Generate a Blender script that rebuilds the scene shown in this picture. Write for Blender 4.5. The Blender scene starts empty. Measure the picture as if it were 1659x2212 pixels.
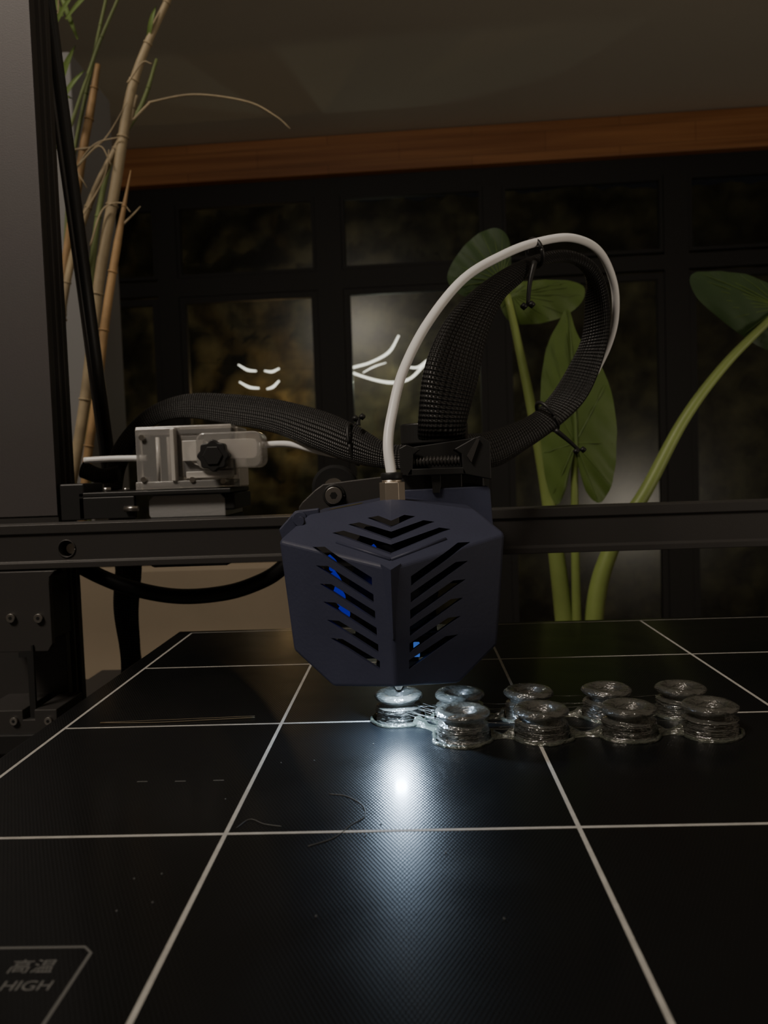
import bpy, bmesh, math, random
from mathutils import Vector, Matrix
from mathutils import noise as mnoise
random.seed(7)
U = 0.0015   # one drawing unit = 1.5 mm
scene = bpy.context.scene

# ------------------------------------------------------------------ helpers
def link(o, parent=None):
    scene.collection.objects.link(o)
    if parent is not None:
        o.parent = parent
    return o

def grp(name):
    e = bpy.data.objects.new(name, None)
    e.empty_display_size = 0.01
    return link(e)

def mk(name, verts, faces, mat, parent=None, smooth=False, scale=True):
    me = bpy.data.meshes.new(name)
    s = U if scale else 1.0
    me.from_pydata([(v[0]*s, v[1]*s, v[2]*s) for v in verts], [], faces)
    bm = bmesh.new(); bm.from_mesh(me)
    bmesh.ops.recalc_face_normals(bm, faces=bm.faces)
    bm.to_mesh(me); bm.free()
    if mat: me.materials.append(mat)
    if smooth:
        for p in me.polygons: p.use_smooth = True
    o = bpy.data.objects.new(name, me)
    return link(o, parent)

def bev(o, w, seg=2):
    m = o.modifiers.new('bevel', 'BEVEL'); m.width = w*U; m.segments = seg
    m.limit_method = 'ANGLE'; m.angle_limit = math.radians(30)
    return o

def box(name, x0, x1, y0, y1, z0, z1, mat, parent=None, bevel=0.0):
    v = [(x0,y0,z0),(x1,y0,z0),(x1,y1,z0),(x0,y1,z0),(x0,y0,z1),(x1,y0,z1),(x1,y1,z1),(x0,y1,z1)]
    f = [(0,3,2,1),(4,5,6,7),(0,1,5,4),(1,2,6,5),(2,3,7,6),(3,0,4,7)]
    o = mk(name, v, f, mat, parent)
    if bevel: bev(o, bevel)
    return o

def prism(name, pts, y0, y1, mat, parent=None, bevel=0.0):
    n = len(pts)
    v = [(p[0], y0, p[1]) for p in pts] + [(p[0], y1, p[1]) for p in pts]
    f = [tuple(range(n)), tuple(range(2*n-1, n-1, -1))]
    for i in range(n):
        j = (i+1) % n
        f.append((i, j, n+j, n+i))
    o = mk(name, v, f, mat, parent)
    if bevel: bev(o, bevel)
    return o

def cr(pts, n=8, closed=False):
    P = [Vector(p) for p in pts]; out = []; L = len(P)
    rng = L if closed else L-1
    for i in range(rng):
        if closed:
            p0,p1,p2,p3 = P[(i-1)%L],P[i],P[(i+1)%L],P[(i+2)%L]
        else:
            p0 = P[i-1] if i>0 else P[0]*2-P[1]
            p1,p2 = P[i],P[i+1]
            p3 = P[i+2] if i+2<L else P[-1]*2-P[-2]
        for k in range(n):
            t = k/n
            out.append(0.5*((2*p1)+(-p0+p2)*t+(2*p0-5*p1+4*p2-p3)*t*t+(-p0+3*p1-3*p2+p3)*t**3))
    if not closed: out.append(P[-1])
    return out

def tube(name, pts, r, mat, parent=None, n=8, seg=12, smooth_path=True, rfun=None):
    path = cr(pts, n) if smooth_path else [Vector(p) for p in pts]
    L = len(path); verts=[]; faces=[]
    t = (path[1]-path[0]).normalized()
    up = Vector((0,0,1)) if abs(t.z)<0.9 else Vector((0,1,0))
    nrm = t.cross(up).normalized()
    for i,p in enumerate(path):
        if i==0: tt=(path[1]-path[0])
        elif i==L-1: tt=(path[-1]-path[-2])
        else: tt=(path[i+1]-path[i-1])
        tt.normalize()
        nrm = (nrm - tt*nrm.dot(tt)).normalized()
        b = tt.cross(nrm)
        f = i/(L-1)
        if rfun: rr = rfun(f)
        elif isinstance(r,(list,tuple)):
            q=f*(len(r)-1); a=min(int(q),len(r)-2); rr=r[a]+(r[a+1]-r[a])*(q-a)
        else: rr = r
        for k in range(seg):
            a = 2*math.pi*k/seg
            verts.append(p+nrm*math.cos(a)*rr+b*math.sin(a)*rr)
    for i in range(L-1):
        for k in range(seg):
            k2=(k+1)%seg
            faces.append((i*seg+k,i*seg+k2,(i+1)*seg+k2,(i+1)*seg+k))
    faces.append(tuple(range(seg))); faces.append(tuple(range((L-1)*seg,L*seg)))
    o = mk(name, verts, faces, mat, parent, smooth=True)
    return o

def cyl(name, p0, p1, r, mat, parent=None, seg=32, r2=None, bevel=0.0):
    o = tube(name,[p0,p1],[r, r if r2 is None else r2],mat,parent,seg=seg,smooth_path=False)
    for p in o.data.polygons:
        if len(p.vertices)>4 or seg<=8: p.use_smooth=False
    if bevel: bev(o,bevel)
    return o

def ring(name, c, r, rr, axis, mat, parent=None, sx=1.0, seg=32):
    """torus around axis"""
    a = Vector(axis).normalized()
    u = a.cross(Vector((0,0,1)))
    if u.length<0.1: u = Vector((1,0,0))
    u.normalize(); w = a.cross(u)
    pts=[]
    for i in range(seg+1):
        t=2*math.pi*i/seg
        pts.append(Vector(c)+u*math.cos(t)*r*sx+w*math.sin(t)*r)
    return tube(name, pts, rr, mat, parent, seg=10, smooth_path=False)

def ribbon(name, E, mat, parent=None, thick=1.2, n=10, seg=20):
    A = cr([e[0] for e in E], n); B = cr([e[1] for e in E], n)
    L=len(A); verts=[]; faces=[]; uvs=[]
    s=0; C=[(A[i]+B[i])/2 for i in range(L)]
    for i in range(L):
        if i>0: s+=(C[i]-C[i-1]).length
        t=(C[min(i+1,L-1)]-C[max(i-1,0)]).normalized()
        w=(A[i]-B[i])/2
        nn=t.cross(w).normalized()
        for k in range(seg):
            a=2*math.pi*k/seg
            ca,sa=math.cos(a),math.sin(a)
            cc = math.copysign(abs(ca)**0.85,ca)
            verts.append(C[i]+w*cc+nn*thick*sa)
            uvs.append((s, k/seg*22.0))
    for i in range(L-1):
        for k in range(seg):
            k2=(k+1)%seg
            faces.append((i*seg+k,i*seg+k2,(i+1)*seg+k2,(i+1)*seg+k))
    faces.append(tuple(range(seg))); faces.append(tuple(range((L-1)*seg,L*seg)))
    me=bpy.data.meshes.new(name)
    me.from_pydata([tuple(v*U) for v in verts],[],faces)
    uv=me.uv_layers.new(name='UVMap')
    for p in me.polygons:
        vs=[me.loops[l].vertex_index for l in p.loop_indices]
        ks=[v%seg for v in vs]
        wrap = (0 in ks and seg-1 in ks)
        for l in p.loop_indices:
            v=me.loops[l].vertex_index
            a=uvs[v]; vv=a[1]
            if wrap and v%seg==0: vv=22.0
            uv.data[l].uv=(a[0],vv)
        p.use_smooth=True
    me.materials.append(mat)
    o=bpy.data.objects.new(name,me)
    return link(o,parent)

def boolean(o, cutter, op='DIFFERENCE'):
    m=o.modifiers.new('b','BOOLEAN'); m.object=cutter; m.operation=op; m.solver='EXACT'
    bpy.context.view_layer.update()
    dg=bpy.context.evaluated_depsgraph_get()
    me=bpy.data.meshes.new_from_object(o.evaluated_get(dg))
    o.modifiers.clear(); o.data=me
    bpy.data.objects.remove(cutter,do_unlink=True)
    return o

def bake(o):
    bpy.context.view_layer.update()
    dg=bpy.context.evaluated_depsgraph_get()
    me=bpy.data.meshes.new_from_object(o.evaluated_get(dg))
    o.modifiers.clear(); o.data=me
    return o

# ------------------------------------------------------------------ materials
def M(name, col, rough=0.5, metal=0.0, trans=0.0, ior=1.45, emis=None, estr=0.0,
      bump=0.0, bscale=200.0, var=0.0, vscale=20.0, spec=0.5, sub=None):
    m=bpy.data.materials.new(name); m.use_nodes=True
    nt=m.node_tree; b=nt.nodes['Principled BSDF']
    b.inputs['Base Color'].default_value=(*col,1)
    b.inputs['Roughness'].default_value=rough
    b.inputs['Metallic'].default_value=metal
    b.inputs['Transmission Weight'].default_value=trans
    b.inputs['IOR'].default_value=ior
    b.inputs['Specular IOR Level'].default_value=spec
    if emis:
        b.inputs['Emission Color'].default_value=(*emis,1)
        b.inputs['Emission Strength'].default_value=estr
    tc=nt.nodes.new('ShaderNodeTexCoord')
    if bump>0:
        n=nt.nodes.new('ShaderNodeTexNoise'); n.inputs['Scale'].default_value=bscale
        n.inputs['Detail'].default_value=4
        bp=nt.nodes.new('ShaderNodeBump'); bp.inputs['Strength'].default_value=bump
        bp.inputs['Distance'].default_value=0.001
        nt.links.new(tc.outputs['Object'],n.inputs['Vector'])
        nt.links.new(n.outputs['Fac'],bp.inputs['Height'])
        nt.links.new(bp.outputs['Normal'],b.inputs['Normal'])
    if var>0:
        n=nt.nodes.new('ShaderNodeTexNoise'); n.inputs['Scale'].default_value=vscale
        n.inputs['Detail'].default_value=5
        r=nt.nodes.new('ShaderNodeValToRGB')
        r.color_ramp.elements[0].position=0.3; r.color_ramp.elements[1].position=0.7
        r.color_ramp.elements[0].color=(*[c*(1-var) for c in col],1)
        r.color_ramp.elements[1].color=(*[min(1,c*(1+var)) for c in col],1)
        nt.links.new(tc.outputs['Object'],n.inputs['Vector'])
        nt.links.new(n.outputs['Fac'],r.inputs['Fac'])
        nt.links.new(r.outputs['Color'],b.inputs['Base Color'])
    return m

navy  = M('navy_plastic',(0.041,0.046,0.083),0.55,bump=0.08,bscale=900,var=0.08,vscale=60)
alu   = M('black_anodised',(0.055,0.052,0.050),0.42,metal=0.3,bump=0.05,bscale=1500)
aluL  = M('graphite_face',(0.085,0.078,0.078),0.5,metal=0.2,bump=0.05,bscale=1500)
blackp= M('black_plastic',(0.018,0.018,0.018),0.45)
blackm= M('matt_black',(0.006,0.006,0.006),0.8)
steel = M('steel',(0.55,0.53,0.5),0.3,metal=1.0)
nickel= M('nickel',(0.90,0.82,0.72),0.35,metal=1.0)
motorS= M('motor_aluminium',(0.42,0.42,0.42),0.5,metal=0.6,bump=0.1,bscale=700)
ptfe  = M('ptfe_white',(0.88,0.88,0.88),0.35,var=0.03,vscale=60)
clear = M('clear_acrylic',(0.97,0.95,0.92),0.14,trans=0.80,ior=1.4,bump=0.06,bscale=200)
clear2= M('frosted_acrylic',(0.94,0.91,0.86),0.25,trans=0.50,ior=1.4)
whitel= M('line_white',(0.44,0.43,0.40),0.6,var=0.12,vscale=300)
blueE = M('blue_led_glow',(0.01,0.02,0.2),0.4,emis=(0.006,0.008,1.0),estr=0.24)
blueL = M('pale_blue_led',(0.05,0.1,0.3),0.4,emis=(0.08,0.25,1.0),estr=0.4)
tan   = M('dry_cane',(0.36,0.29,0.18),0.6,var=0.35,vscale=25,bump=0.2,bscale=150)
tanD  = M('brown_cane',(0.36,0.23,0.11),0.6,var=0.35,vscale=30,bump=0.2,bscale=150)
greenS= M('green_cane',(0.15,0.19,0.07),0.6,var=0.3,vscale=20)
stemG = M('alocasia_stem',(0.21,0.27,0.075),0.45,var=0.18,vscale=18)
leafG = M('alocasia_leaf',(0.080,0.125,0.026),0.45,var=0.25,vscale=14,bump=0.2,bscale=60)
leafD = M('alocasia_leaf_dark',(0.026,0.050,0.015),0.5,var=0.25,vscale=14,bump=0.2,bscale=60)  # darker leaf green
veinG = M('leaf_vein',(0.095,0.145,0.036),0.5)
plaster=M('ceiling_plaster',(0.50,0.475,0.41),0.9,var=0.03,vscale=2,bump=0.1,bscale=60)
wallm = M('wall_paint',(0.45,0.42,0.37),0.9,var=0.04,vscale=2)
cabm  = M('grey_panel',(0.22,0.22,0.22),0.6,var=0.04,vscale=4)
floorm= M('floor_wood',(0.20,0.14,0.09),0.5,var=0.3,vscale=6)
tablem= M('table_dark',(0.02,0.018,0.016),0.5,var=0.2,vscale=10)
framem= M('window_frame',(0.007,0.007,0.007),0.6)
planterm=M('planter_clay',(0.25,0.205,0.145),0.8,var=0.1,vscale=8)
soilm = M('soil',(0.03,0.02,0.012),0.95,bump=0.8,bscale=80)
reflE = M('reflection_glow',(1,1,1),0.4,emis=(1.0,0.93,0.84),estr=2.2)  # emissive colour for streaks that imitate lamp reflections in the glass
strandm=M('filament_strand',(0.10,0.075,0.04),0.5)
hairm = M('string_debris',(0.12,0.12,0.115),0.5)

def wood():
    m=bpy.data.materials.new('bamboo_wood_beam'); m.use_nodes=True
    nt=m.node_tree; b=nt.nodes['Principled BSDF']; b.inputs['Roughness'].default_value=0.5
    tc=nt.nodes.new('ShaderNodeTexCoord'); mp=nt.nodes.new('ShaderNodeMapping')
    mp.inputs['Scale'].default_value=(0.6,4,22)
    n=nt.nodes.new('ShaderNodeTexNoise'); n.inputs['Scale'].default_value=2.0; n.inputs['Detail'].default_value=6
    br=nt.nodes.new('ShaderNodeTexBrick'); br.inputs['Scale'].default_value=1.0
    br.inputs['Color1'].default_value=(0.85,0.85,0.85,1); br.inputs['Color2'].default_value=(1,1,1,1)
    br.inputs['Mortar'].default_value=(0.6,0.6,0.6,1); br.inputs['Mortar Size'].default_value=0.002
    br.inputs['Brick Width'].default_value=0.6; br.inputs['Row Height'].default_value=0.08
    sx=nt.nodes.new('ShaderNodeSeparateXYZ'); cx_=nt.nodes.new('ShaderNodeCombineXYZ')
    r=nt.nodes.new('ShaderNodeValToRGB')
    r.color_ramp.elements[0].position=0.3; r.color_ramp.elements[1].position=0.75
    r.color_ramp.elements[0].color=(0.22,0.085,0.030,1); r.color_ramp.elements[1].color=(0.40,0.18,0.068,1)
    mx=nt.nodes.new('ShaderNodeMix'); mx.data_type='RGBA'; mx.blend_type='MULTIPLY'; mx.inputs['Factor'].default_value=0.8
    L=nt.links.new
    L(tc.outputs['Object'],mp.inputs['Vector']); L(mp.outputs['Vector'],n.inputs['Vector']); L(n.outputs['Fac'],r.inputs['Fac'])
    L(tc.outputs['Object'],sx.inputs[0]); L(sx.outputs['X'],cx_.inputs['X']); L(sx.outputs['Z'],cx_.inputs['Y'])
    L(cx_.outputs[0],br.inputs['Vector'])
    L(r.outputs['Color'],mx.inputs['A']); L(br.outputs['Color'],mx.inputs['B'])
    L(mx.outputs['Result'],b.inputs['Base Color'])
    return m
woodm=wood()

def braid():
    m=bpy.data.materials.new('braided_sleeve'); m.use_nodes=True
    nt=m.node_tree; b=nt.nodes['Principled BSDF']; L=nt.links.new
    uv=nt.nodes.new('ShaderNodeUVMap'); uv.uv_map='UVMap'
    s=nt.nodes.new('ShaderNodeSeparateXYZ'); L(uv.outputs[0],s.inputs[0])
    def mt(op,a,bb=None,v=None):
        n=nt.nodes.new('ShaderNodeMath'); n.operation=op
        L(a,n.inputs[0])
        if bb is not None: L(bb,n.inputs[1])
        if v is not None: n.inputs[1].default_value=v
        return n.outputs[0]
    u=mt('MULTIPLY',s.outputs['X'],v=0.62); v=mt('MULTIPLY',s.outputs['Y'],v=1.0)
    a=mt('SINE',mt('MULTIPLY',mt('ADD',u,v),v=5.0))
    c=mt('SINE',mt('MULTIPLY',mt('SUBTRACT',u,v),v=5.0))
    h=mt('MULTIPLY',a,c)
    r=nt.nodes.new('ShaderNodeValToRGB')
    r.color_ramp.elements[0].position=0.15; r.color_ramp.elements[0].color=(0.004,0.004,0.004,1)
    r.color_ramp.elements[1].position=0.8; r.color_ramp.elements[1].color=(0.030,0.029,0.028,1)
    L(h,r.inputs['Fac']); L(r.outputs['Color'],b.inputs['Base Color'])
    bp=nt.nodes.new('ShaderNodeBump'); bp.inputs['Strength'].default_value=0.7; bp.inputs['Distance'].default_value=0.0004
    L(h,bp.inputs['Height']); L(bp.outputs['Normal'],b.inputs['Normal'])
    b.inputs['Roughness'].default_value=0.45
    return m
braidm=braid()

def bedmat():
    m=bpy.data.materials.new('carbon_glass_bed'); m.use_nodes=True
    nt=m.node_tree; b=nt.nodes['Principled BSDF']; L=nt.links.new
    tc=nt.nodes.new('ShaderNodeTexCoord')
    b.inputs['Base Color'].default_value=(0.0035,0.0042,0.0052,1)
    n=nt.nodes.new('ShaderNodeTexNoise'); n.inputs['Scale'].default_value=28; n.inputs['Detail'].default_value=7
    n.inputs['Distortion'].default_value=1.2
    L(tc.outputs['Object'],n.inputs['Vector'])
    mr=nt.nodes.new('ShaderNodeMapRange'); mr.inputs['From Min'].default_value=0.3; mr.inputs['From Max'].default_value=0.7
    mr.inputs['To Min'].default_value=0.29; mr.inputs['To Max'].default_value=0.38
    L(n.outputs['Fac'],mr.inputs['Value']); L(mr.outputs[0],b.inputs['Roughness'])
    b.inputs['Coat Weight'].default_value=0.3; b.inputs['Coat Roughness'].default_value=0.15; b.inputs['Coat IOR'].default_value=1.45
    # fine woven dot texture
    s=nt.nodes.new('ShaderNodeSeparateXYZ'); L(tc.outputs['Object'],s.inputs[0])
    def sn(o,f):
        a=nt.nodes.new('ShaderNodeMath'); a.operation='MULTIPLY'; a.inputs[1].default_value=f; L(o,a.inputs[0])
        c=nt.nodes.new('ShaderNodeMath'); c.operation='SINE'; L(a.outputs[0],c.inputs[0]); return c.outputs[0]
    p=nt.nodes.new('ShaderNodeMath'); p.operation='MULTIPLY'
    L(sn(s.outputs['X'],7500),p.inputs[0]); L(sn(s.outputs['Y'],3800),p.inputs[1])
    bp=nt.nodes.new('ShaderNodeBump'); bp.inputs['Strength'].default_value=0.5; bp.inputs['Distance'].default_value=0.00004
    L(p.outputs[0],bp.inputs['Height']); L(bp.outputs['Normal'],b.inputs['Normal'])
    b.inputs['Specular IOR Level'].default_value=0.4
    return m
bedm=bedmat()

def glassmat():
    m=bpy.data.materials.new('window_glass'); m.use_nodes=True
    nt=m.node_tree; nt.nodes.clear(); L=nt.links.new
    o=nt.nodes.new('ShaderNodeOutputMaterial'); mx=nt.nodes.new('ShaderNodeMixShader')
    t=nt.nodes.new('ShaderNodeBsdfTransparent'); g=nt.nodes.new('ShaderNodeBsdfGlossy')
    g.inputs['Roughness'].default_value=0.22; t.inputs['Color'].default_value=(0.85,0.88,0.85,1)
    f=nt.nodes.new('ShaderNodeFresnel'); f.inputs['IOR'].default_value=1.34
    L(f.outputs[0],mx.inputs[0]); L(t.outputs[0],mx.inputs[1]); L(g.outputs[0],mx.inputs[2]); L(mx.outputs[0],o.inputs['Surface'])
    return m
wglass=glassmat()

def spoolmat(name,trans,col,rough):
    m=bpy.data.materials.new(name); m.use_nodes=True
    nt=m.node_tree; b=nt.nodes['Principled BSDF']; L=nt.links.new
    b.inputs['Base Color'].default_value=(*col,1)
    b.inputs['Transmission Weight'].default_value=trans
    b.inputs['IOR'].default_value=1.6; b.inputs['Roughness'].default_value=rough
    b.inputs['Coat Weight'].default_value=1.0; b.inputs['Coat Roughness'].default_value=0.08; b.inputs['Coat IOR'].default_value=1.7
    tc=nt.nodes.new('ShaderNodeTexCoord'); mp=nt.nodes.new('ShaderNodeMapping'); mp.inputs['Scale'].default_value=(1,1,3)
    n=nt.nodes.new('ShaderNodeTexNoise'); n.inputs['Scale'].default_value=420; n.inputs['Detail'].default_value=3
    bp=nt.nodes.new('ShaderNodeBump'); bp.inputs['Strength'].default_value=1.0; bp.inputs['Distance'].default_value=0.0010
    L(tc.outputs['Object'],mp.inputs[0]); L(mp.outputs[0],n.inputs['Vector']); L(n.outputs['Fac'],bp.inputs['Height'])
    L(bp.outputs['Normal'],b.inputs['Normal']); L(bp.outputs['Normal'],b.inputs['Coat Normal'])
    return m
spoolm=spoolmat('smoky_petg',0.74,(0.22,0.22,0.195),0.2)
raftm=spoolmat('clear_petg_raft',0.9,(0.50,0.55,0.45),0.14)

# ------------------------------------------------------------------ room
RX0,RX1,RY0,ZF,ZC=-1500,1500,-1500,-570,988
box('floor',RX0-20,RX1+20,RY0-20,3300,ZF-20,ZF,floorm)
box('ceiling',RX0-20,RX1+20,RY0-20,2420,ZC,ZC+20,plaster)
box('wall_left',RX0-20,RX0,RY0,2420,ZF,ZC,wallm)
box('wall_right',RX1,RX1+20,RY0,2420,ZF,ZC,wallm)
box('wall_front',RX0-20,RX1+20,RY0-20,RY0,ZF,ZC,wallm)

WY=2300; ROT=-math.radians(2.5)
def wallgrp(name):
    e=grp(name); e.location=(0,WY*U,0); e.rotation_euler=(0,0,ROT); e['keep']=1; return e
tr=wallgrp('trim_1')
box('lintel_beam',-1560,1560,-30,20,882,986,woodm,tr,1.5)
wl=wallgrp('wall_back')
box('top_strip',-1560,1560,0,16,830,882,framem,wl)
box('sill_strip',-1560,1560,0,16,ZF+1,-430,wallm,wl)
def window(name,x0,x1,z0,z1,fr=14,parts=()):
    e=wallgrp(name)
    box('frame_left',x0,x0+fr,-4,14,z0,z1,framem,e)
    box('frame_right',x1-fr,x1,-4,14,z0,z1,framem,e)
    box('frame_bottom',x0+fr,x1-fr,-4,14,z0,z0+fr,framem,e)
    box('frame_top',x0+fr,x1-fr,-4,14,z1-fr,z1,framem,e)
    box('glass',x0+fr,x1-fr,5,6,z0+fr,z1-fr,wglass,e)
    return e
cols=[(-1560,-712),(-652,-247),(-174,227),(280,719),(785,1560)]
posts=[(-712,-652),(-247,-174),(227,280),(719,785)]
for i,(a,b_) in enumerate(posts): box('mullion_%d'%i,a,b_,-6,16,-430,830,framem,wl)
box('transom_0',-1560,-712,-6,16,575,616,framem,wl)
box('transom_1',-652,-247,-6,16,569,622,framem,wl)
box('transom_2',-174,227,-6,16,569,622,framem,wl)
box('transom_3',280,719,-6,16,575,616,framem,wl)
box('transom_4',785,1560,-6,16,575,616,framem,wl)
wi=1
for a,b_ in cols:
    window('window_%d'%wi,a+1,b_-1,-429,568,18); wi+=1
    window('window_%d'%wi,a+1,b_-1,623,829,10); wi+=1

# garden outside
hedgem=M('hedge_foliage',(0.085,0.072,0.036),0.85,var=0.8,vscale=7,bump=1.0,bscale=30)
hv=[];hf=[]; NX,NZ=150,70
for j in range(NZ+1):
    for i in range(NX+1):
        x=-1600+3200*i/NX; z=ZF+1600*j/NZ
        d=mnoise.noise(Vector((x/90,z/90,0)))*70+mnoise.noise(Vector((x/30,z/30,5)))*30
        hv.append((x,2950+d,z))
for j in range(NZ):
    for i in range(NX):
        a=j*(NX+1)+i; hf.append((a,a+1,a+NX+2,a+NX+1))
mk('garden_hedge',hv,hf,hedgem,smooth=True)
gl=grp('window_reflection_streaks')  # glowing tubes stand in for lamp reflections on the window panes
tube('loop_a',[(-20,2350,439),(-51,2350,392),(-107,2350,364),(-168,2350,346),(-115,2350,320),(-47,2350,304),(7,2350,313),(49,2352,350),(84,2352,385)],[2.5,3.8,3.0,3.6,3.0,4.2,3.4,3.8,2.5],reflE,gl,seg=8)
tube('loop_a2',[(-10,2350,350),(30,2350,345),(60,2350,365)],[2.0,3.4,2.2],reflE,gl,seg=8)
tube('loop_a3',[(-128,2350,336),(-95,2350,352),(-60,2350,362)],[1.2,2.0,1.0],reflE,gl,seg=8)
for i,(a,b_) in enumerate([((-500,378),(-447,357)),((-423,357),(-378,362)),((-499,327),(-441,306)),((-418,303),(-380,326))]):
    tube('dash_%d'%i,[(a[0],2385,a[1]),((a[0]+b_[0])/2,2385,(a[1]+b_[1])/2-6),(b_[0],2385,b_[1])],[2.0,3.6,2.4],reflE,gl,seg=8)
tube('added_dark_line',[(-700,2392,395),(-500,2392,379),(-447,2392,358),(-380,2392,363),(-168,2360,347)],0.6,blackm,gl,seg=6)  # added dark line joining the imitated reflection streaks

def light(name,kind,loc,power,col,size=0.1,rot=None,target=None,sy=None):
    l=bpy.data.lights.new(name,kind); l.energy=power; l.color=col
    if kind=='AREA':
        l.size=size
        if sy: l.shape='RECTANGLE'; l.size_y=sy
    else: l.shadow_soft_size=size
    o=bpy.data.objects.new(name,l); link(o); o.location=Vector(loc)*U
    if target is not None:
        d=(Vector(target)-Vector(loc)); o.rotation_euler=d.to_track_quat('-Z','Y').to_euler()
    return o
light('ceiling_lamp','AREA',(-500,-350,960),27,(1.0,0.88,0.75),0.5,target=(0,250,0))
light('ceiling_fill','AREA',(1100,-500,-250),13,(1.0,0.87,0.72),0.4,target=(700,1100,988))  # added unseen fill that brightens the ceiling, no fixture behind it
light('garden_fill_warm','POINT',(-450,2790,320),1.9,(1.0,0.62,0.28),0.02)  # added unseen light that makes the hedge glow warm
light('garden_fill_pale','POINT',(-70,2740,350),2.2,(0.97,1.0,0.85),0.02)  # added unseen light for the pale glow around the reflection streaks
w=bpy.data.worlds.new('night'); scene.world=w; w.use_nodes=True
w.node_tree.nodes['Background'].inputs[0].default_value=(0.02,0.022,0.03,1)
w.node_tree.nodes['Background'].inputs[1].default_value=0.1

# grey cabinet behind the cane
cab=grp('tall_cabinet')
box('carcass',-640,-313,780,884,ZF+1,462,cabm,cab,1.5)
box('door_gap',-480,-478.5,779.4,780.2,ZF+20,450,blackm,cab)
box('plinth',-635,-322,779.2,785,ZF+1,ZF+18,blackm,cab)

# table
tb=grp('table')
box('top',-420,420,-330,390,-70,-48,tablem,tb,1)
for i,(x,y) in enumerate([(-400,-310),(400,-310),(-400,370),(400,370)]):
    box('leg_%d'%i,x-15,x+15,y-15,y+15,ZF,-70,tablem,tb)

# ------------------------------------------------------------------ cane plant
cp=grp('bamboo_plant')
box('planter',-275,-72,480,640,ZF,-3,planterm,cp,3)
box('soil',-268,-80,487,633,-3.5,-2,soilm,cp)
Yc=520
def P3(l,y=Yc): return [(a,y,b_) for a,b_ in l]
def cane(name,pts,r,mat,nodes=6):
    base=tube(name,pts,r,mat,cp,seg=10)
    path=cr(pts,8); n=len(path)
    for k in range(nodes):
        i=int((k+0.6)/(nodes)*(n-2)); p=path[i]; t=(path[i+1]-path[i]).normalized()
        q=i/(n-1)*(len(r)-1); a=min(int(q),len(r)-2); rr=r[a]+(r[a+1]-r[a])*(q-a)
        cyl(name+'_node_%d'%k,p-t*0.5,p+t*0.5,rr*1.22,mat,cp,seg=10)
cane('cane_1',P3([(-236,-4),(-213,92),(-197,181),(-183,241),(-171,295),(-158,327),(-140,360),(-123,395)]),[3.6,3.6,3.4,3.4,3.0,2.4,2.0,1.5],tan,9)
cane('cane_2',P3([(-250,-4),(-240,90),(-222.7,182),(-203,236),(-177,281),(-170,300)],530),[2.8,2.8,2.4,2.2,1.9,1.2],tan,6)
cane('cane_3',P3([(-214,-4),(-206,60),(-196.7,106),(-189,151),(-178.6,199),(-168,243)],505),[2.8,2.8,2.9,2.8,2.4,0.3],tanD,6)
cane('cane_4',P3([(-240,-4),(-232,160),(-214,257),(-205,295),(-198,326)],540),[3.0,3.0,2.8,2.6,1.8],tanD,6)
cane('cane_5',P3([(-246,-4),(-228,230),(-209,275),(-188,325),(-170,361),(-155,400)],515),[1.3,1.2,1.1,1.0,0.9,0.7],greenS,4)
cane('cane_6',P3([(-255,-4),(-236,150),(-226,250),(-206,330),(-192,380)],550),[1.8,1.6,1.3,1.2,1.0],greenS,5)
cane('cane_7',P3([(-225,-4),(-218,110),(-212,190),(-196,262),(-172,300),(-160,330)],545),[2.4,2.4,2.2,1.8,1.5,1.0],greenS,5)
tube('twig_arc',P3([(-170,280),(-160,289),(-156,291),(-129,294),(-96,288),(-78,278),(-69,269.7)]),[0.8,0.8,0.7,0.6,0.5,0.2],tan,cp,seg=8)
tw=[[(-209,262),(-190,266),(-172,290)],[(-215,235),(-196,262),(-176,268)],[(-222,300),(-214,262),(-203,240)],
    [(-170,300),(-160,312),(-154,311)],[(-180,215),(-172,222),(-168,226)],[(-225,330),(-222,290),(-216,262)],
    [(-205,250),(-190,262),(-183,250)],[(-221,395),(-214,362),(-218,330)],[(-199,200),(-190,222),(-178,226),(-172,220)],
    [(-214,215),(-205,222),(-190,245),(-186,262)]]
for i,t in enumerate(tw): tube('twig_%d'%i,P3(t,Yc+random.uniform(-8,8)),[0.7,0.5,0.3],tan,cp,seg=6)
def blade(name,a,b_,wd,mat,par,sag=3):
    a=Vector(a);b_=Vector(b_); v=[];f=[]; N=8
    d=(b_-a).normalized(); s=d.cross(Vector((0,1,0))).normalized()
    for i in range(N+1):
        t=i/N; p=a.lerp(b_,t)+Vector((0,-2*math.sin(t*3.1),-sag*t*t)); ww=wd*math.sin(math.pi*min(1,0.12+t*0.88))**0.8
        v+= [p-s*ww, p+Vector((0,0.6,0)), p+s*ww]
    for i in range(N):
        f+=[(3*i,3*i+1,3*i+4,3*i+3),(3*i+1,3*i+2,3*i+5,3*i+4)]
    mk(name,v,f,mat,par,smooth=True)
gl_leaf=M('cane_leaf',(0.11,0.17,0.035),0.5,var=0.3,vscale=20)
bl=[((-221,520,292),(-200,508,325)),((-216,515,288),(-196,512,312)),((-224,520,330),(-196,510,362)),((-222,520,300),(-214,512,350)),
    ((-210,520,345),(-176,515,372)),((-226,525,300),(-206,515,296)),((-214,525,350),(-228,520,385)),((-158,520,327),(-150,515,350)),
    ((-205,525,335),(-215,520,372)),((-226,520,320),(-213,515,304))]
for i,(a,b_) in enumerate(bl): blade('blade_%d'%i,a,b_,1.5+0.8*(i%3==0),gl_leaf,cp)

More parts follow.
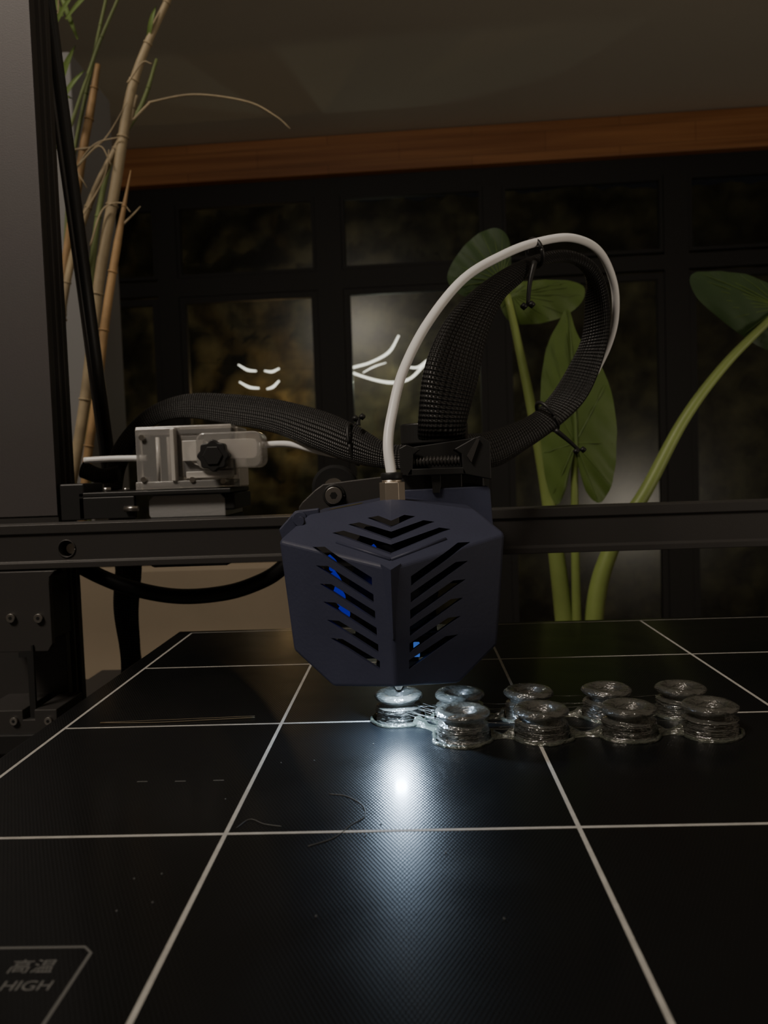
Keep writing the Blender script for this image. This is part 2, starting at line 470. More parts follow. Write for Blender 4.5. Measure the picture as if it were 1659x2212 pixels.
# ------------------------------------------------------------------ alocasia
al=grp('alocasia_plant')
tube('stem_a',[(94,450,-236),(89,450,-120),(83.6,450,-34),(76,450,36),(67.4,452,91),(57.5,455,146)],[6,6,5.2,3.9,2.8,1.9],stemG,al,seg=14)
tube('stem_b',[(97,446,-236),(91,446,-100),(90,446,-34.5),(90,444,36),(90,440,58)],[4,3.2,2.6,2.1,1.6],stemG,al,seg=12)
tube('stem_c',[(100,450,-236),(96,450,-120),(100.6,450,-35),(111.4,450,4),(130.7,450,34.5),(152.7,452,73),(177,455,103),(204,458,128),(214,459,137)],[6,6,5.4,4.6,3.8,3.1,2.6,2.0,1.4],stemG,al,seg=14)
cyl('pot',(96,450,ZF),(96,450,-232),70,planterm,al,seg=48,r2=95,bevel=2)
cyl('pot_soil',(96,450,-233),(96,450,-231),88,soilm,al,seg=48)
def leaf(name,outl,y,cx_,cz_,bul,mat,tiltx=0.0,tiltz=0.0,veins=True):
    O=cr([(a,0,b_) for a,b_ in outl],5,closed=True); n=len(O); rings=8
    v=[];f=[]; c=Vector((cx_,0,cz_))
    def pos(o,s):
        p=c+(o-c)*s
        yy=y+tiltx*(p.x-cx_)+tiltz*(p.z-cz_)-bul*(1-s*s)+0.8*math.sin(p.x*0.5+p.z*0.35)*s
        return Vector((p.x,yy,p.z))
    v.append(pos(c,0))
    for r_ in range(1,rings+1):
        for o in O: v.append(pos(o,r_/rings))
    for k in range(n): f.append((0,1+k,1+(k+1)%n))
    for r_ in range(rings-1):
        for k in range(n):
            a=1+r_*n+k;b_=1+r_*n+(k+1)%n; f.append((a,b_,b_+n,a+n))
    mk(name,v,f,mat,al,smooth=True)
    if veins:
        for k in range(0,n,max(1,n//13)):
            pts=[pos(O[k],s)+Vector((0,-0.1,0)) for s in (0.0,0.3,0.6,0.93)]
            tube(name+'_vein_%d'%k,pts,[0.4,0.3,0.2,0.08],veinG if mat is leafG else leafG,al,seg=6,n=3)
leaf('leaf_1',[(88,134),(93.6,118.6),(104.5,104.4),(112,78.7),(111.7,50.6),(108,35.5),(102,29),(95,36),(89.5,54),(85,39),(80.5,29),(75.6,35),(72,57),(72,90),(75.6,113),(82.4,126.8)],440,89.6,62,2.5,leafG)
tube('leaf_1_rib',[(90,437,56),(89.6,436.8,80),(89,437.5,105),(88,439.5,133)],[1.1,0.9,0.6,0.2],veinG,al,seg=8)
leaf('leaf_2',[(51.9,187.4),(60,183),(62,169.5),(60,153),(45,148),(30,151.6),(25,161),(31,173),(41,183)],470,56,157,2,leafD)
leaf('leaf_3',[(53,151.5),(67.6,153.6),(86,153.7),(100,149.9),(98.8,140.7),(88,133),(72,129.7),(59,131.5),(53.5,141)],457,60,146,2.5,leafG)
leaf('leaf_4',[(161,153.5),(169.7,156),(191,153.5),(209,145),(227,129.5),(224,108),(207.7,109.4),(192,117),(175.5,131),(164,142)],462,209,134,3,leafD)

# ------------------------------------------------------------------ printer frame
fr=grp('printer_frame')
def upright(name,xr,xl):
    xs=[(xr,255),(xr,258.2),(xr-1.6,259),(xr-1.6,261),(xr,261.6),(xr,262.8),(xr-1.6,263.4),(xr-1.6,265.4),(xr,266),(xr,269),
        (xl,269),(xl,266),(xl+1.6,265.4),(xl+1.6,263.4),(xl,262.8),(xl,261.6),(xl+1.6,261),(xl+1.6,259),(xl,258.2),(xl,255)]
    n=len(xs); v=[(a,b_,-34) for a,b_ in xs]+[(a,b_,300) for a,b_ in xs]
    f=[tuple(range(n)),tuple(range(2*n-1,n-1,-1))]+[(i,(i+1)%n,n+(i+1)%n,n+i) for i in range(n)]
    o=mk(name,v,f,alu,fr); bev(o,0.25)
    return o
upright('upright_left',-114,-141)
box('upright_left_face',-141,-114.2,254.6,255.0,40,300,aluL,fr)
upright('upright_right',196,169)
box('top_bar',-141,196,255,269,300,314,alu,fr,0.4)
box('base_bar',-141,196,248,276,-48,-34,alu,fr,0.5)
for s,x in ((0,-127),(1,182)):
    box('base_rail_%d'%s,x-14,x+14,60,248,-48,-34,alu,fr,0.5)
    box('base_rail_rear_%d'%s,x-14,x+14,276,350,-48,-34,alu,fr,0.5)
cyl('brace_left',(-117,262,268),(-120.5,337,-34),2.9,blackp,fr,seg=20)
cyl('brace_left_inner',(-118.5,259.8,262),(-121,336,-34),1.0,alu,fr,seg=12)
cyl('brace_right',(172,262,268),(175,337,-34),2.9,blackp,fr,seg=20)
# X beam
bp_=[(240,24.4),(240,26.2),(240.7,26.7),(240.7,34.6),(240,35.2),(240,38),(243.5,38),(244.5,37),(248.5,37),(249.5,38),(253,38),(253,24.4)]
n=len(bp_)
v=[(-150,a,b_) for a,b_ in bp_]+[(205,a,b_) for a,b_ in bp_]
f=[tuple(range(n)),tuple(range(2*n-1,n-1,-1))]+[(i,(i+1)%n,n+(i+1)%n,n+i) for i in range(n)]
xb=mk('x_beam',v,f,alu,fr); bev(xb,0.2); bake(xb)
hole=cyl('hc',(-105.7,236,30.3),(-105.7,246,30.3),2.6,blackm,None,seg=32)
boolean(xb,hole)
ring('beam_hole_rim',(-105.7,240.6,30.3),2.6,0.25,(0,1,0),alu,fr)
cyl('beam_hole_screw',(-105.3,243,30.1),(-105.3,246,30.1),1.6,steel,fr,seg=20)
# left plate under beam
def bolt(name,x,y,z,r,par,dy=-1.0):
    cyl(name,(x,y,z),(x,y+dy,z),r,steel,par,seg=24,bevel=0.12)
    cyl(name+'_socket',(x,y+dy-0.02,z),(x,y+dy*0.98+0.05,z),r*0.45,blackm,par,seg=6)
prism('carriage_plate',[(-132,24),(-108.6,24),(-110.4,22),(-110.6,20),(-110.6,1.6),(-112,-0.6),(-132,-0.6)],238,240,alu,fr,0.2)
box('carriage_block',-132,-112,240,255,2,22,blackp,fr,0.4)
bolt('plate_bolt_1',-114.2,238,9.7,1.35,fr); bolt('plate_bolt_2',-122.7,238,10,1.35,fr)
prism('bracket_strap',[(-121,-0.6),(-117,-0.6),(-117,1.5),(-116.4,1.5),(-116.6,-21),(-118.4,-21),(-118.4,-2.2),(-121,-2.2)],237.4,238.4,blackp,fr)
prism('foot_bracket',[(-134,-18),(-120,-18),(-120,-21),(-116.5,-21),(-116.5,-18),(-109.5,-18),(-109.5,-24),(-111,-26),(-111,-33),(-134,-33)],236,255,alu,fr,0.3)
bolt('foot_bolt_1',-112,236,-21.4,1.2,fr); bolt('foot_bolt_2',-122.6,236,-21.2,1.2,fr)
box('foot_block',-132,-112,234,236,-31,-25,blackp,fr,0.4)
box('foot_lower',-134,-109,236,256,-35,-32.5,alu,fr)
# motor bracket on left
box('extruder_bracket',-106,-57,252,281,45.5,47.0,blackp,fr,0.3)
box('bracket_web',-106,-88,252,254,38.5,45.5,blackp,fr,0.3)
box('bracket_side',-112,-104,252,268,38.2,50,blackp,fr,0.5)
cyl('bracket_screw',(-91,251,41.5),(-86.5,251,41.5),0.9,steel,fr,seg=14)
cyl('bracket_screw_head',(-99,258,47),(-99,258,48.4),1.3,steel,fr,seg=20)
cyl('bracket_screw_head2',(-94,262,47),(-94,262,48.0),1.0,steel,fr,seg=20)
prism('motor_top',[(-84,38),(-84.5,39),(-84.5,43.6),(-83,45.4),(-61,45.4),(-59.6,43.8),(-59.6,38)],255,281,motorS,fr,0.3)
box('motor_body',-85,-59,254.5,281.5,22,38.2,blackp,fr,1.2)
box('motor_side_cap',-60,-56.5,255,281,40,45.4,blackp,fr,0.5)
# rear cable
tube('rear_cable',[(-122,276,26),(-115,275,20.3),(-101,276,13.4),(-83.5,277,9.2),(-66,277,9.9),(-53,276,13.8),(-45,275,18.7),(-35,274,28),(-28,262,39)],2.7,blackp,fr,seg=14)
ribbon('rear_sleeve',[((-113,300,45),(-106,300,45)),((-113,300,22),(-103,300,22)),((-115,300,2),(-106,302,0)),((-114,302,-20),(-107,304,-20)),((-118,306,-46),(-112,308,-46))],braidm,fr,1.2)

# ------------------------------------------------------------------ bed
bd=grp('print_bed')
box('glass_plate',-78,129,53,260,-2.6,0,bedm,bd,0.25)
box('heater_plate',-77,128,54,259,-5.0,-2.6,blackp,bd,0.2)
box('y_carriage',-20,70,100,230,-12,-5,blackp,bd,0.5)
box('y_rail',11,39,60,240,-47.5,-12,alu,bd,0.5)
LZ=0.03
lw=0.32
def strip(name,x0,x1,y0,y1): box(name,x0,x1,y0,y1,-0.01,LZ,whitel,bd)
for i,x in enumerate((-73,-28,22,72,124)): strip('grid_long_%d'%i,x-lw,x+lw,56,257.3)
for i,y in enumerate((61,110.7,160.4,210.3,257)):
    for j,(a,b_) in enumerate(((-73,-28),(-28,22),(22,72),(72,124))):
        strip('grid_cross_%d_%d'%(i,j),a+lw,b_-lw,y-lw,y+lw)
for i,(a,y) in enumerate(((-46.8,130.9),(-40.3,130.7),(-33.8,130.7))): box('tick_%d'%i,a-0.9,a+0.9,y-0.14,y+0.14,-0.01,LZ,hairm,bd)
# warning label outline + text
labm=M('label_print',(0.12,0.12,0.115),0.6)
box('label_top',-70,-37.3,83.7,84.1,-0.01,LZ,labm,bd)
box('label_right',-36.4,-36.0,60,82.8,-0.01,LZ,labm,bd)
mk('label_corner',[(-37.3,83.7,LZ),(-37.3,84.1,LZ),(-36.0,82.8,LZ),(-36.4,82.8,LZ)],[(0,1,2,3)],labm,bd)
box('label_bottom',-70,-36.0,59.6,60,-0.01,LZ,labm,bd)
box('label_left',-70.4,-70,59.6,84.1,-0.01,LZ,labm,bd)
def text(name,body,x,y,size,align='RIGHT'):
    c=bpy.data.curves.new(name,'FONT'); c.body=body; c.size=size*U; c.align_x=align; c.offset=0.00003
    o=bpy.data.objects.new(name,c); link(o)
    bpy.context.view_layer.update()
    me=bpy.data.meshes.new_from_object(o.evaluated_get(bpy.context.evaluated_depsgraph_get()))
    me.transform(Matrix.Translation((x*U,y*U,LZ*U)))
    bpy.data.objects.remove(o,do_unlink=True)
    me.materials.clear(); me.materials.append(labm)
    o=bpy.data.objects.new(name,me); link(o,bd)
text('label_text_1','高温',-39.0,79.6,2.5)
text('label_text_2','HIGH',-37.9,76.6,2.2)

db=grp('filament_scraps')
tube('strand',[(-66.6,163,0.2),(-55,162.6,0.15),(-44,163.4,0.15),(-34.2,164.2,0.2)],0.12,strandm,db,seg=6)
tube('strand_b',[(-66.6,163.3,0.2),(-50,164.2,0.2),(-34.4,165.2,0.2)],0.08,strandm,db,seg=6)
tube('hair_a',[(-14.5,124,0.06),(-11.7,123,0.06),(-9,119.5,0.06),(-8.4,115.5,0.06),(-10.2,112.7,0.06),(-12.3,108.8,0.06),(-15.6,106.4,0.06)],0.05,hairm,db,seg=6)
tube('hair_b',[(-26.8,112.5,0.06),(-25.4,115.3,0.06),(-23,113.6,0.06),(-20.3,112.7,0.06)],0.05,hairm,db,seg=6)
for i in range(14):
    x=random.uniform(-40,10);y=random.uniform(85,150); box('crumb_%d'%i,x,x+0.2,y,y+0.2,0,0.1,hairm,db)

# ------------------------------------------------------------------ spools
def spool(name,x,y,h=5.7,seed=0,R=4.9):
    rnd=random.Random(seed)
    prof=[(R*1.0,0.0),(R*1.03,0.3)]
    z=0.3; nl=9
    for i in range(nl):
        z=0.3+2.7*(i+1)/nl
        prof.append((R*(0.99+rnd.uniform(-.03,.03)),z-0.12)); prof.append((R*(0.93+rnd.uniform(-.03,.02)),z))
    prof+=[(R*0.86,3.2),(R*0.76,3.5),(R*0.74,3.75),(R*0.80,4.0),(R*0.93,4.25),(R*1.02,4.6),(R*1.05,4.95),(R*1.02,5.3),(R*0.92,5.6),
           (R*0.78,5.7),(R*0.66,5.6),(R*0.56,5.35),(R*0.50,5.0),(R*0.45,4.2),(R*0.40,2.0),(R*0.40,0.4),(R*0.40,0.0)]
    S=72; v=[];f=[]
    for i,(r,z) in enumerate(prof):
        ph=rnd.uniform(0,6)
        for k in range(S):
            a=2*math.pi*k/S
            j=1+0.012*math.sin(3*a+ph)+ (0.022*rnd.uniform(-1,1) if 0<z<4.1 else 0.003*rnd.uniform(-1,1))
            zz=z*h/5.7+ (0.05*math.sin(2*a+seed) if z>4 else 0)
            v.append((r*j*math.cos(a),r*j*math.sin(a),max(0.02,zz)))
    n=len(prof)
    for i in range(n):
        i2=(i+1)%n
        for k in range(S):
            k2=(k+1)%S; f.append((i*S+k,i*S+k2,i2*S+k2,i2*S+k))
    o=mk(name,v,f,spoolm,None,smooth=True); o.location=(x*U,y*U,LZ*U)
    return o
SP=[(-3.8,161.5),(8.5,161.0),(22.5,161.2),(38.1,160.8),(52.9,161.2),(8.3,149),(23,149),(39.3,149),(54.3,149)]
for i,(x,y) in enumerate(SP):
    spool('printed_spool' if i==0 else 'printed_spool.%03d'%i,x,y,5.7 if i!=3 else 5.9,i+3,4.8 if i<5 else 4.95)
rf=grp('print_raft')
for i,(x,y) in enumerate(SP):
    pts=[]
    for k in range(14):
        a=2*math.pi*k/14; r_=5.7*random.uniform(0.93,1.07); pts.append((x+r_*math.cos(a),y+r_*math.sin(a)))
    O=[(p[0],p[1],0.22) for p in pts]; O.append(O[0])
    tube('brim_%d'%i,O,0.42,raftm,rf,seg=8,n=4)
def web(name,a,b_,w0,h):
    (x0,y0),(x1,y1)=a,b_; d=Vector((x1-x0,y1-y0,0)).normalized(); s=Vector((-d.y,d.x,0))
    v=[];f=[];N=8
    for i in range(N+1):
        t=i/N; p=Vector((x0,y0,0)).lerp(Vector((x1,y1,0)),t); ww=w0*(0.55+0.45*abs(2*t-1)); hh=h*(0.35+0.65*abs(2*t-1)**1.5)*random.uniform(.85,1.15)
        v+=[p-s*ww+Vector((0,0,.05)),p+s*ww+Vector((0,0,.05)),p+s*ww*.4+Vector((0,0,hh)),p-s*ww*.4+Vector((0,0,hh))]
    for i in range(N):
        for k in range(4):
            k2=(k+1)%4; f.append((4*i+k,4*i+k2,4*i+4+k2,4*i+4+k))
    f+=[(0,1,2,3),(4*N,4*N+1,4*N+2,4*N+3)]
    mk(name,v,f,raftm,rf)
pairs=[(5,6),(6,7),(7,8),(1,2),(2,3),(3,4),(1,5),(2,6),(3,7),(4,8),(0,1),(0,5)]
for i,(a,b_) in enumerate(pairs):
    A=Vector((*SP[a],0));B=Vector((*SP[b_],0)); d=(B-A); L_=d.length; d.normalize()
    p=A+d*5.2; q=B-d*5.2
    if (q-p).length>0.6 and (q-p).dot(d)>0: web('web_%d'%i,(p.x,p.y),(q.x,q.y),1.7,1.7)
for i in range(60):
    a,b_=random.choice(pairs); A=Vector((*SP[a],0));B=Vector((*SP[b_],0)); d=(B-A).normalized(); s=Vector((-d.y,d.x,0))
    z=random.uniform(0.6,3.8); o1=random.uniform(-3,3); o2=o1+random.uniform(-.6,.6)
    p=A+d*4.3+s*o1; q=B-d*4.3+s*o2; p.z=z; q.z=z+random.uniform(-.2,.2); mid=(p+q)/2; mid.z-=0.15
    tube('string_%d'%i,[p,mid,q],0.045,spoolm,rf,seg=5,n=4)

# ------------------------------------------------------------------ print head
ph=grp('print_head')
cx=-4.1
def hullobj(name,pts,mat):
    bm=bmesh.new()
    for p in pts: bm.verts.new(Vector(p)*U)
    r=bmesh.ops.convex_hull(bm,input=bm.verts)
    bmesh.ops.dissolve_limit(bm,angle_limit=math.radians(1.5),verts=bm.verts,edges=bm.edges)
    bmesh.ops.recalc_face_normals(bm,faces=bm.faces)
    me=bpy.data.meshes.new(name); bm.to_mesh(me); bm.free(); me.materials.append(mat)
    o=bpy.data.objects.new(name,me); return link(o)
def yf(d,z): return 144+0.545*d+0.065*(33.2-z)
def yt(d,z): return 144+0.142*d+1.864*(z-33.2)
YB=190
pts=[(cx,144,33.2),(cx,yf(0,11.1),11.1),(cx,yt(0,45),45),(cx,YB,45)]
for s in (-1,1):
    for d,z in ((22,37.8),(20,16),(12.2,9.7)):
        pts+=[(cx+s*d,yf(d,z),z),(cx+s*d,YB,z)]
    pts+=[(cx+s*17,yt(17,42.3),42.3),(cx+s*17,YB,42.3)]
shr=hullobj('cover_shell',pts,navy); bev(shr,0.55,3); bake(shr)
pi_=[(cx,145.8,32.6),(cx,147.3,4),(cx,167.8,43.4),(cx,YB+8,43.4)]
for s in (-1,1):
    for d,z in ((20.4,37.0),(18.6,16.6)):
        pi_+=[(cx+s*d,yf(d,z)+1.8,z),(cx+s*d,YB+8,z)]
    pi_+=[(cx+s*10.6,yf(10.6,9)+1.8,4),(cx+s*10.6,YB+8,4)]
    pi_+=[(cx+s*16,yt(16,41)+1.8,40.9),(cx+s*16,YB+8,40.9)]
inner=hullobj('inner',pi_,blackm)
boolean(shr,inner)
# slots
cv=[];cf=[]
def addprism(poly,y0,y1):
    b0=len(cv); n=len(poly)
    for p in poly: cv.append((p[0],y0,p[1]))
    for p in poly: cv.append((p[0],y1,p[1]))
    cf.append(tuple(b0+i for i in range(n))); cf.append(tuple(b0+n+i for i in range(n-1,-1,-1)))
    for i in range(n):
        j=(i+1)%n; cf.append((b0+i,b0+j,b0+n+j,b0+n+i))
for i in range(6):
    t=i/5
    do=15.1+(12.2-15.1)*t; di=3.6+(2.7-3.6)*t; zo=36.2+(18.7-36.2)*t; zi=30.6+(14.9-30.6)*t
    for s in (-1,1):
        addprism([(cx+s*do,zo+0.5),(cx+s*(do-2.4),zo+0.5),(cx+s*di,zi+0.75),(cx+s*di,zi-0.95)],136,168)
for (zc,de,ze,th) in ((35.6,11.6,39.0,1.25),(37.9,8.6,40.4,1.1),(40.0,4.8,41.5,0.9)):
    addprism([(cx-de,ze),(cx-de+2.2,ze+0.35),(cx,zc+th),(cx+de-2.2,ze+0.35),(cx+de,ze),(cx,zc-0.35)],138,176)
ct=mk('cut',cv,cf,blackm)
boolean(shr,ct)
shr.parent=ph
for p in shr.data.polygons: p.use_smooth=False
for s in (-1,1):
    tube('rib_%s'%('l' if s<0 else 'r'),[(cx,yt(0,34.5)-0.1,34.5),(cx+s*10.5,yt(10.5,37.4)-0.1,37.4)],0.35,navy,ph,seg=8,smooth_path=False)
# tapered raised keel on the centre line
kv=[(cx-1.9,yf(1.9,33.6)+0.1,33.9),(cx+1.9,yf(1.9,33.6)+0.1,33.9),(cx,yf(0,33)-0.9,33.0),
    (cx-0.3,yf(0.3,20)+0.1,20),(cx+0.3,yf(0.3,20)+0.1,20),(cx,yf(0,20)-0.15,20),(cx,147,34)]
mk('keel',kv,[(0,2,5,3),(2,1,4,5),(0,1,2),(3,5,4)],navy,ph)
# internals
box('heatsink',-11,3,166,186,16,38,blackm,ph,0.3)
for i in range(7): box('fin_%d'%i,-12.5,4.5,164.5,187,17+3*i,17.5+3*i,blackp,ph)
cyl('fan_ring',(-4.1,160,27),(-4.1,163,27),9,blackp,ph,seg=40)
box('heater_block',-8,0.5,157,166,8.9,13,blackp,ph,0.3)
cyl('nozzle',(-3.8,161.5,8.9),(-3.8,161.5,6.1),1.9,nickel,ph,seg=6,r2=0.5)
# dark duct floor that closes the lower part of the cover behind the LED
box('duct_floor',-18,10,166,188,11.5,12.5,blackm,ph,0.2)
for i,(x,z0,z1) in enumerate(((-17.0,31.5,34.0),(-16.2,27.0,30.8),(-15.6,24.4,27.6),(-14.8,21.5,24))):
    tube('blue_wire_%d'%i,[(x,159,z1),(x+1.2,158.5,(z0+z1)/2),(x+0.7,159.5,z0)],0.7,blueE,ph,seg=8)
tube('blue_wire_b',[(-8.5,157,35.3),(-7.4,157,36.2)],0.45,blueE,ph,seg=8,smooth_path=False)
box('blue_light_pipe',-0.5,0.7,152.5,153.5,14.8,17.6,blueL,ph,0.2)
light_blue=light('print_head_blue_led','POINT',(-9,157.5,28),0.00006,(0.02,0.05,1.0),0.0006); light_blue.parent=ph
box('led_board',-6.2,-1.4,149.8,153.4,10.8,11.5,blackp,ph)
led=light('print_head_led','AREA',(-3.7,152.2,10.4),0.055,(0.58,0.77,1.0),0.0028,target=(-3.7,151.2,0)); led.parent=ph
st=M('roof_sticker',(0.10,0.085,0.03),0.4,var=0.6,vscale=400)
def roofz(d): return 45-(45-42.3)/17*abs(d)
mk('roof_sticker',[(cx-13.5,170,roofz(13.5)+.06),(cx-6.5,170,roofz(6.5)+.06),(cx-6.5,176,roofz(6.5)+.06),(cx-13.5,176,roofz(13.5)+.06)],[(0,1,2,3)],st,ph)
cyl('side_screw_boss',(-23.0,163,41.6),(-23.0,170,41.6),1.5,navy,ph,seg=24,bevel=0.2)
cyl('side_screw_boss_tip',(-22.6,160,41.2),(-22.6,163,41.2),0.9,navy,ph,seg=24)
prism('side_flange',[(-27.5,39.5),(-24,43.2),(-19,43.6),(-19,38),(-26.5,36)],164,166,navy,ph,0.3)
# fitting
cyl('fitting_hex',(-3.9,168,44.3),(-3.9,168,48.4),2.7,nickel,ph,seg=6,bevel=0.15)
cyl('fitting_neck',(-3.9,168,48.4),(-3.9,168,48.9),2.1,nickel,ph,seg=24)
cyl('fitting_collar',(-3.9,168,48.9),(-3.9,168,50.4),2.3,blackp,ph,seg=32,bevel=0.3)
# rear plates
prism('rear_plate',[(-1.5,24),(19,24),(19.2,30),(18.4,45.6),(17.8,46.5),(-1.5,46.2)],186,188.5,navy,ph,0.3)
box('rear_body',-3,17.5,189,212,30,49.8,blackp,ph,0.6)
box('rear_body_step',-2,12,186.5,190,46,49.6,blackp,ph,0.3)
prism('cradle_left',[(-2.2,49.5),(0.5,49.5),(0.8,54.2),(2.5,55.4),(-0.8,56.6),(-2.4,55.8)],184,192,blackp,ph,0.2)
prism('cradle_right',[(12,49.5),(18.5,48),(18.5,56.6),(16.2,58.0),(14.8,57.6),(10.2,55.2),(11.9,54)],184,192,blackp,ph,0.2)
prism('cradle_right_fin',[(13,53.5),(15.5,57.6),(16.0,57.2),(14,52)],183.2,184.2,alu,ph)
prism('cradle_base',[(-1,49.4),(13,49.4),(12.2,51.0),(0,51.0)],184,194,blackp,ph,0.2)
prism('cradle_back',[(-1.5,49.4),(15,49.4),(16,58),(-1.5,56)],193,196,blackp,ph,0.2)
cp_=[];N=13
for i in range(N*4+1):
    cp_.append((0.8+10.6*i/(N*4),186,52.6))
tube('ribbed_coil',cp_,1.0,alu,ph,seg=16,smooth_path=False,rfun=lambda f:1.05+0.28*math.cos(f*N*2*math.pi))
prism('catch',[(4.6,49.6),(7,49.6),(7,47),(6.6,45.2),(5,45.2),(5,47)],185.2,186.4,blackp,ph,0.1)
def ovalcyl(name,c,rx,ry,z0,z1,mat):
    S=48; v=[];f=[]
    for z in (z0,z1):
        for k in range(S):
            a=2*math.pi*k/S; v.append((c[0]+rx*math.cos(a),c[1]+ry*math.sin(a),z))
    f=[tuple(range(S)),tuple(range(S,2*S))]+[(k,(k+1)%S,S+(k+1)%S,S+k) for k in range(S)]
    o=mk(name,v,f,mat,ph); bev(o,0.35)
ovalcyl('cable_collar',(6.2,199,0),8.3,6,57,62,blackp)
ovalcyl('cable_collar_lip',(6.2,199,0),6.4,4.6,55.6,57.2,blackm)
# roller plate + wheel left
prism('roller_plate',[(-29,30),(-29,42.2),(-28,43.5),(-24.6,46.5),(-22.5,47.9),(-15.6,48.6),(-6.7,49.4),(-2,49.4),(-2,30)],205,207,alu,ph,0.3)
bolt('roller_bolt',-19.7,205,44.9,2.2,ph,-1.6)
ring('roller_washer',(-19.7,204.9,44.9),2.6,0.35,(0,1,0),blackp,ph)
cyl('roller_wheel',(-20,209,46.8),(-20,215,46.8),6.0,blackm,ph,seg=40,bevel=0.8)
cyl('roller_hub',(-20,207,46.8),(-20,216,46.8),2.5,steel,ph,seg=24)
box('carriage_back',-28,17,207,238,26,40,blackp,ph,0.4)
box('carriage_hook',-12,18,212,256,38.3,44,blackp,ph,0.4)

# ------------------------------------------------------------------ extruder
ex=grp('filament_extruder')
box('body_back',-88.6,-56.5,264,279,47.2,67.0,clear2,ex,0.5)
box('body_front',-88.2,-75,256,264,48,67.0,clear,ex,0.4)
box('body_lid',-88.6,-57.2,257.5,264,64.6,67.6,clear,ex,0.4)
box('body_mid',-75,-57.5,258,264,51,64.6,clear,ex,0.4)
box('body_foot',-88.6,-56.5,255.5,264,47.1,49.8,clear,ex,0.3)
box('body_rib',-76.5,-75.2,254.6,257.5,49.8,66.4,clear2,ex,0.2)
box('body_notch',-73,-66,255.8,258,56,62.6,clear2,ex,0.2)
box('body_shelf',-72,-57,255.6,258,50.4,52.6,clear2,ex,0.2)
for i,(x,z) in enumerate(((-85.8,50.5),(-85.8,64),(-60,49.2),(-70,50))):
    cyl('screw_%d'%i,(x,255,z),(x,270,z),0.9,steel,ex,seg=14)
cyl('gear_white',(-67,256.5,58.5),(-67,258,58.5),4.2,clear2,ex,seg=28)
cyl('pin_a',(-81,256.6,49.5),(-81,256.6,64),0.8,clear2,ex,seg=12)
cyl('pin_b',(-77.5,256.6,49.5),(-77.5,256.6,64),0.6,clear2,ex,seg=12)
def rrect(x0,x1,z0,z1,r,n=6):
    o=[]
    for (cx_,cz_,a0) in ((x1-r,z0+r,-90),(x1-r,z1-r,0),(x0+r,z1-r,90),(x0+r,z0+r,180)):
        for k in range(n+1):
            a=math.radians(a0+90*k/n); o.append((cx_+r*math.cos(a),cz_+r*math.sin(a)))
    return o
prism('lever',rrect(-68,-46.8,53.2,64.8,2.8),253.5,264,clear,ex,0.5)
prism('lever_inner',rrect(-62,-48.6,56.2,62.6,2),256,262,clear2,ex,0.3)
kp=[]
for k in range(64):
    a=2*math.pi*k/64; r_=4.7+0.35*math.cos(8*a); kp.append((-61.5+r_*math.cos(a),57.3+r_*math.sin(a)))
prism('knob',kp,249,252.6,blackp,ex,0.35)
cyl('knob_stem',(-61.5,252.6,57.3),(-61.5,256,57.3),2.4,blackp,ex)
kp=[(-61.5+3.2*math.cos(a*math.pi/3),57.3+3.2*math.sin(a*math.pi/3)) for a in range(6)]
prism('knob_centre',kp,248.5,249.2,blackp,ex,0.2)
# ------------------------------------------------------------------ tubes
ft=grp('filament_tube')
tube('inlet',[(-107.5,262,57.6),(-98,262,57.8),(-86,262,57.6)],1.0,ptfe,ft)
tube('outlet',[(-50,262,60),(-45,261,60.6),(-38,258,60.2),(-30,252,58),(-22,244,56),(-18,239.5,54.8)],1.05,ptfe,ft)
tube('loop',[(-3.9,168,49.5),(-4.5,170,56.4),(-3.4,173,63.4),(-0.7,178,72.9),(5.3,186,84.5),(14.3,195,96),(24.8,205,103.7),(34.6,214,108.9),(45.8,223,112.2),(55.3,232,110.7),(61.3,240,103.5),(63.2,246,94.9),(62.3,251,87.3),(59,255.5,79)],1.12,ptfe,ft,seg=16)

# ------------------------------------------------------------------ sleeves
sl=grp('braided_cable_sleeve')
ribbon('loop_sleeve',[((2.2,196,56),(13.9,198,56)),((2.2,192,61.7),(13.9,194,61.4)),((4,190,74.3),(17,196,71.2)),((8.8,193,85.1),(19.8,200,82)),((15.7,199,93.2),(24.5,206,92.2)),
 ((24.9,207,100.6),(30.3,212,98.2)),((33.3,215,105.4),(36.7,220,104.4)),((44.2,223,108.6),(47,230,107.5)),((54,231,106.7),(52.7,238,105)),
 ((59.4,239,100.4),(54.2,246,99.5)),((61.0,244,90.2),(53.9,250,89.5)),((58.4,246,79.4),(50.3,251,81.7)),((53.4,245,69.8),(44.7,250,73.1)),
 ((44,240,61.8),(38,245,66.7)),((32.9,232,55),(29.6,236,63)),((24.6,225,50.9),(21.3,228,60.6)),((16,218,50.5),(14,221,60)),((4,216,50.6),(4,219,59)),
 ((-5.9,221,51.2),(-5.0,223,58)),((-17,234,53.3),(-15.3,236,64.4)),((-27.8,246,57.4),(-26,249,69.8)),((-44.3,262,64.3),(-43,266,75.5)),((-62.4,275,68.6),(-61.2,279,79.2)),
 ((-79.4,285,71.9),(-80,289,80.8)),((-92,291,70.5),(-95.4,295,77.1)),((-100,294,64.2),(-106.7,298,68.8)),((-106.0,296,55),(-113.4,299,58.7)),((-108,296,47),(-114.4,299,47.5))],braidm,sl,1.5)
ribbon('short_sleeve',[((-104,284,50),(-104,284,56)),((-112,286,49.5),(-111,286,55)),((-120,288,52),(-118,288,58))],braidm,sl,1.6)
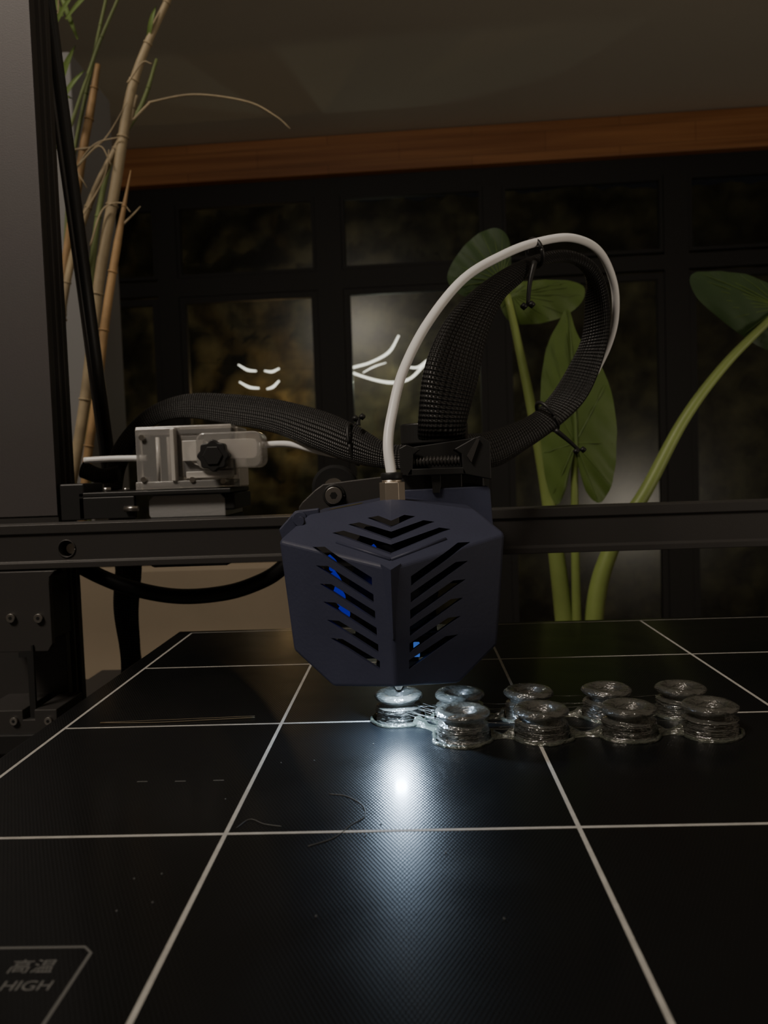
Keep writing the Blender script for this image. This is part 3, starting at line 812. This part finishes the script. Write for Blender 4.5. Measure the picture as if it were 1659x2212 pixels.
def ziptie(i,c,axis,r,sx,tail):
    ring('tie_%d'%i,c,r,0.55,axis,blackp,sl,sx)
    tube('tie_tail_%d'%i,tail,[0.8,0.6,0.5],blackp,sl,seg=8,n=4)
    e=Vector(tail[-1])
    for k,d in enumerate(((-1.0,0,0),(1.0,0,0.4))):
        p=e+Vector(d)
        pts=[p+Vector((0,0,-1.0+2.0*j/6)) for j in range(7)]
        tube('tie_ball_%d_%d'%(i,k),pts,1,blackp,sl,seg=12,smooth_path=False,rfun=lambda f:max(0.05,1.0*math.sin(math.pi*min(max(f,.02),.98))))
ziptie(0,(34.9,217,107.0),(0.9,0.25,0.3),3.6,1.2,[(34.0,212,103.5),(32.5,211,98),(31.8,211,92)])
ziptie(1,(41.5,242.5,65.2),(0.8,0.3,0.55),5.0,0.8,[(43,238,61),(47,238,57.5),(50,238,54.5)])
ziptie(2,(-16.2,235,58.8),(0.9,-0.4,0.2),6.0,0.5,[(-14.5,230,64),(-14.4,230,65),(-14.2,230,66)])

# ------------------------------------------------------------------ recentre group origins
bpy.context.view_layer.update()
for e in [o for o in scene.objects if o.type=='EMPTY' and not o.get('keep')]:
    lo=Vector((1e9,)*3); hi=-lo
    for c in e.children:
        if c.type!='MESH': continue
        for v_ in c.bound_box:
            p=c.matrix_world@Vector(v_)
            for k in range(3): lo[k]=min(lo[k],p[k]); hi[k]=max(hi[k],p[k])
    loc=(lo+hi)/2; e.location=loc
    for c in e.children: c.location=c.location-loc
for e in scene.objects:
    if 'keep' in e: del e['keep']

# ------------------------------------------------------------------ camera
cam=bpy.data.cameras.new('camera'); co=bpy.data.objects.new('camera',cam); link(co)
cam.sensor_fit='VERTICAL'; cam.sensor_height=36; cam.lens=1730/2212*36
cam.clip_start=0.01; cam.clip_end=50
yw=Vector((56.5,93,-1730)).normalized()
xw=Vector((1,0.033,0)); xw.z=(56.5+93*0.033)/1730; xw.normalize()
zw=xw.cross(yw).normalized()
co.matrix_world=Matrix.Translation((0,0,51*U))@Matrix((xw,yw,zw)).to_4x4()
cam.dof.use_dof=True; cam.dof.focus_distance=170*U; cam.dof.aperture_fstop=28
scene.camera=co
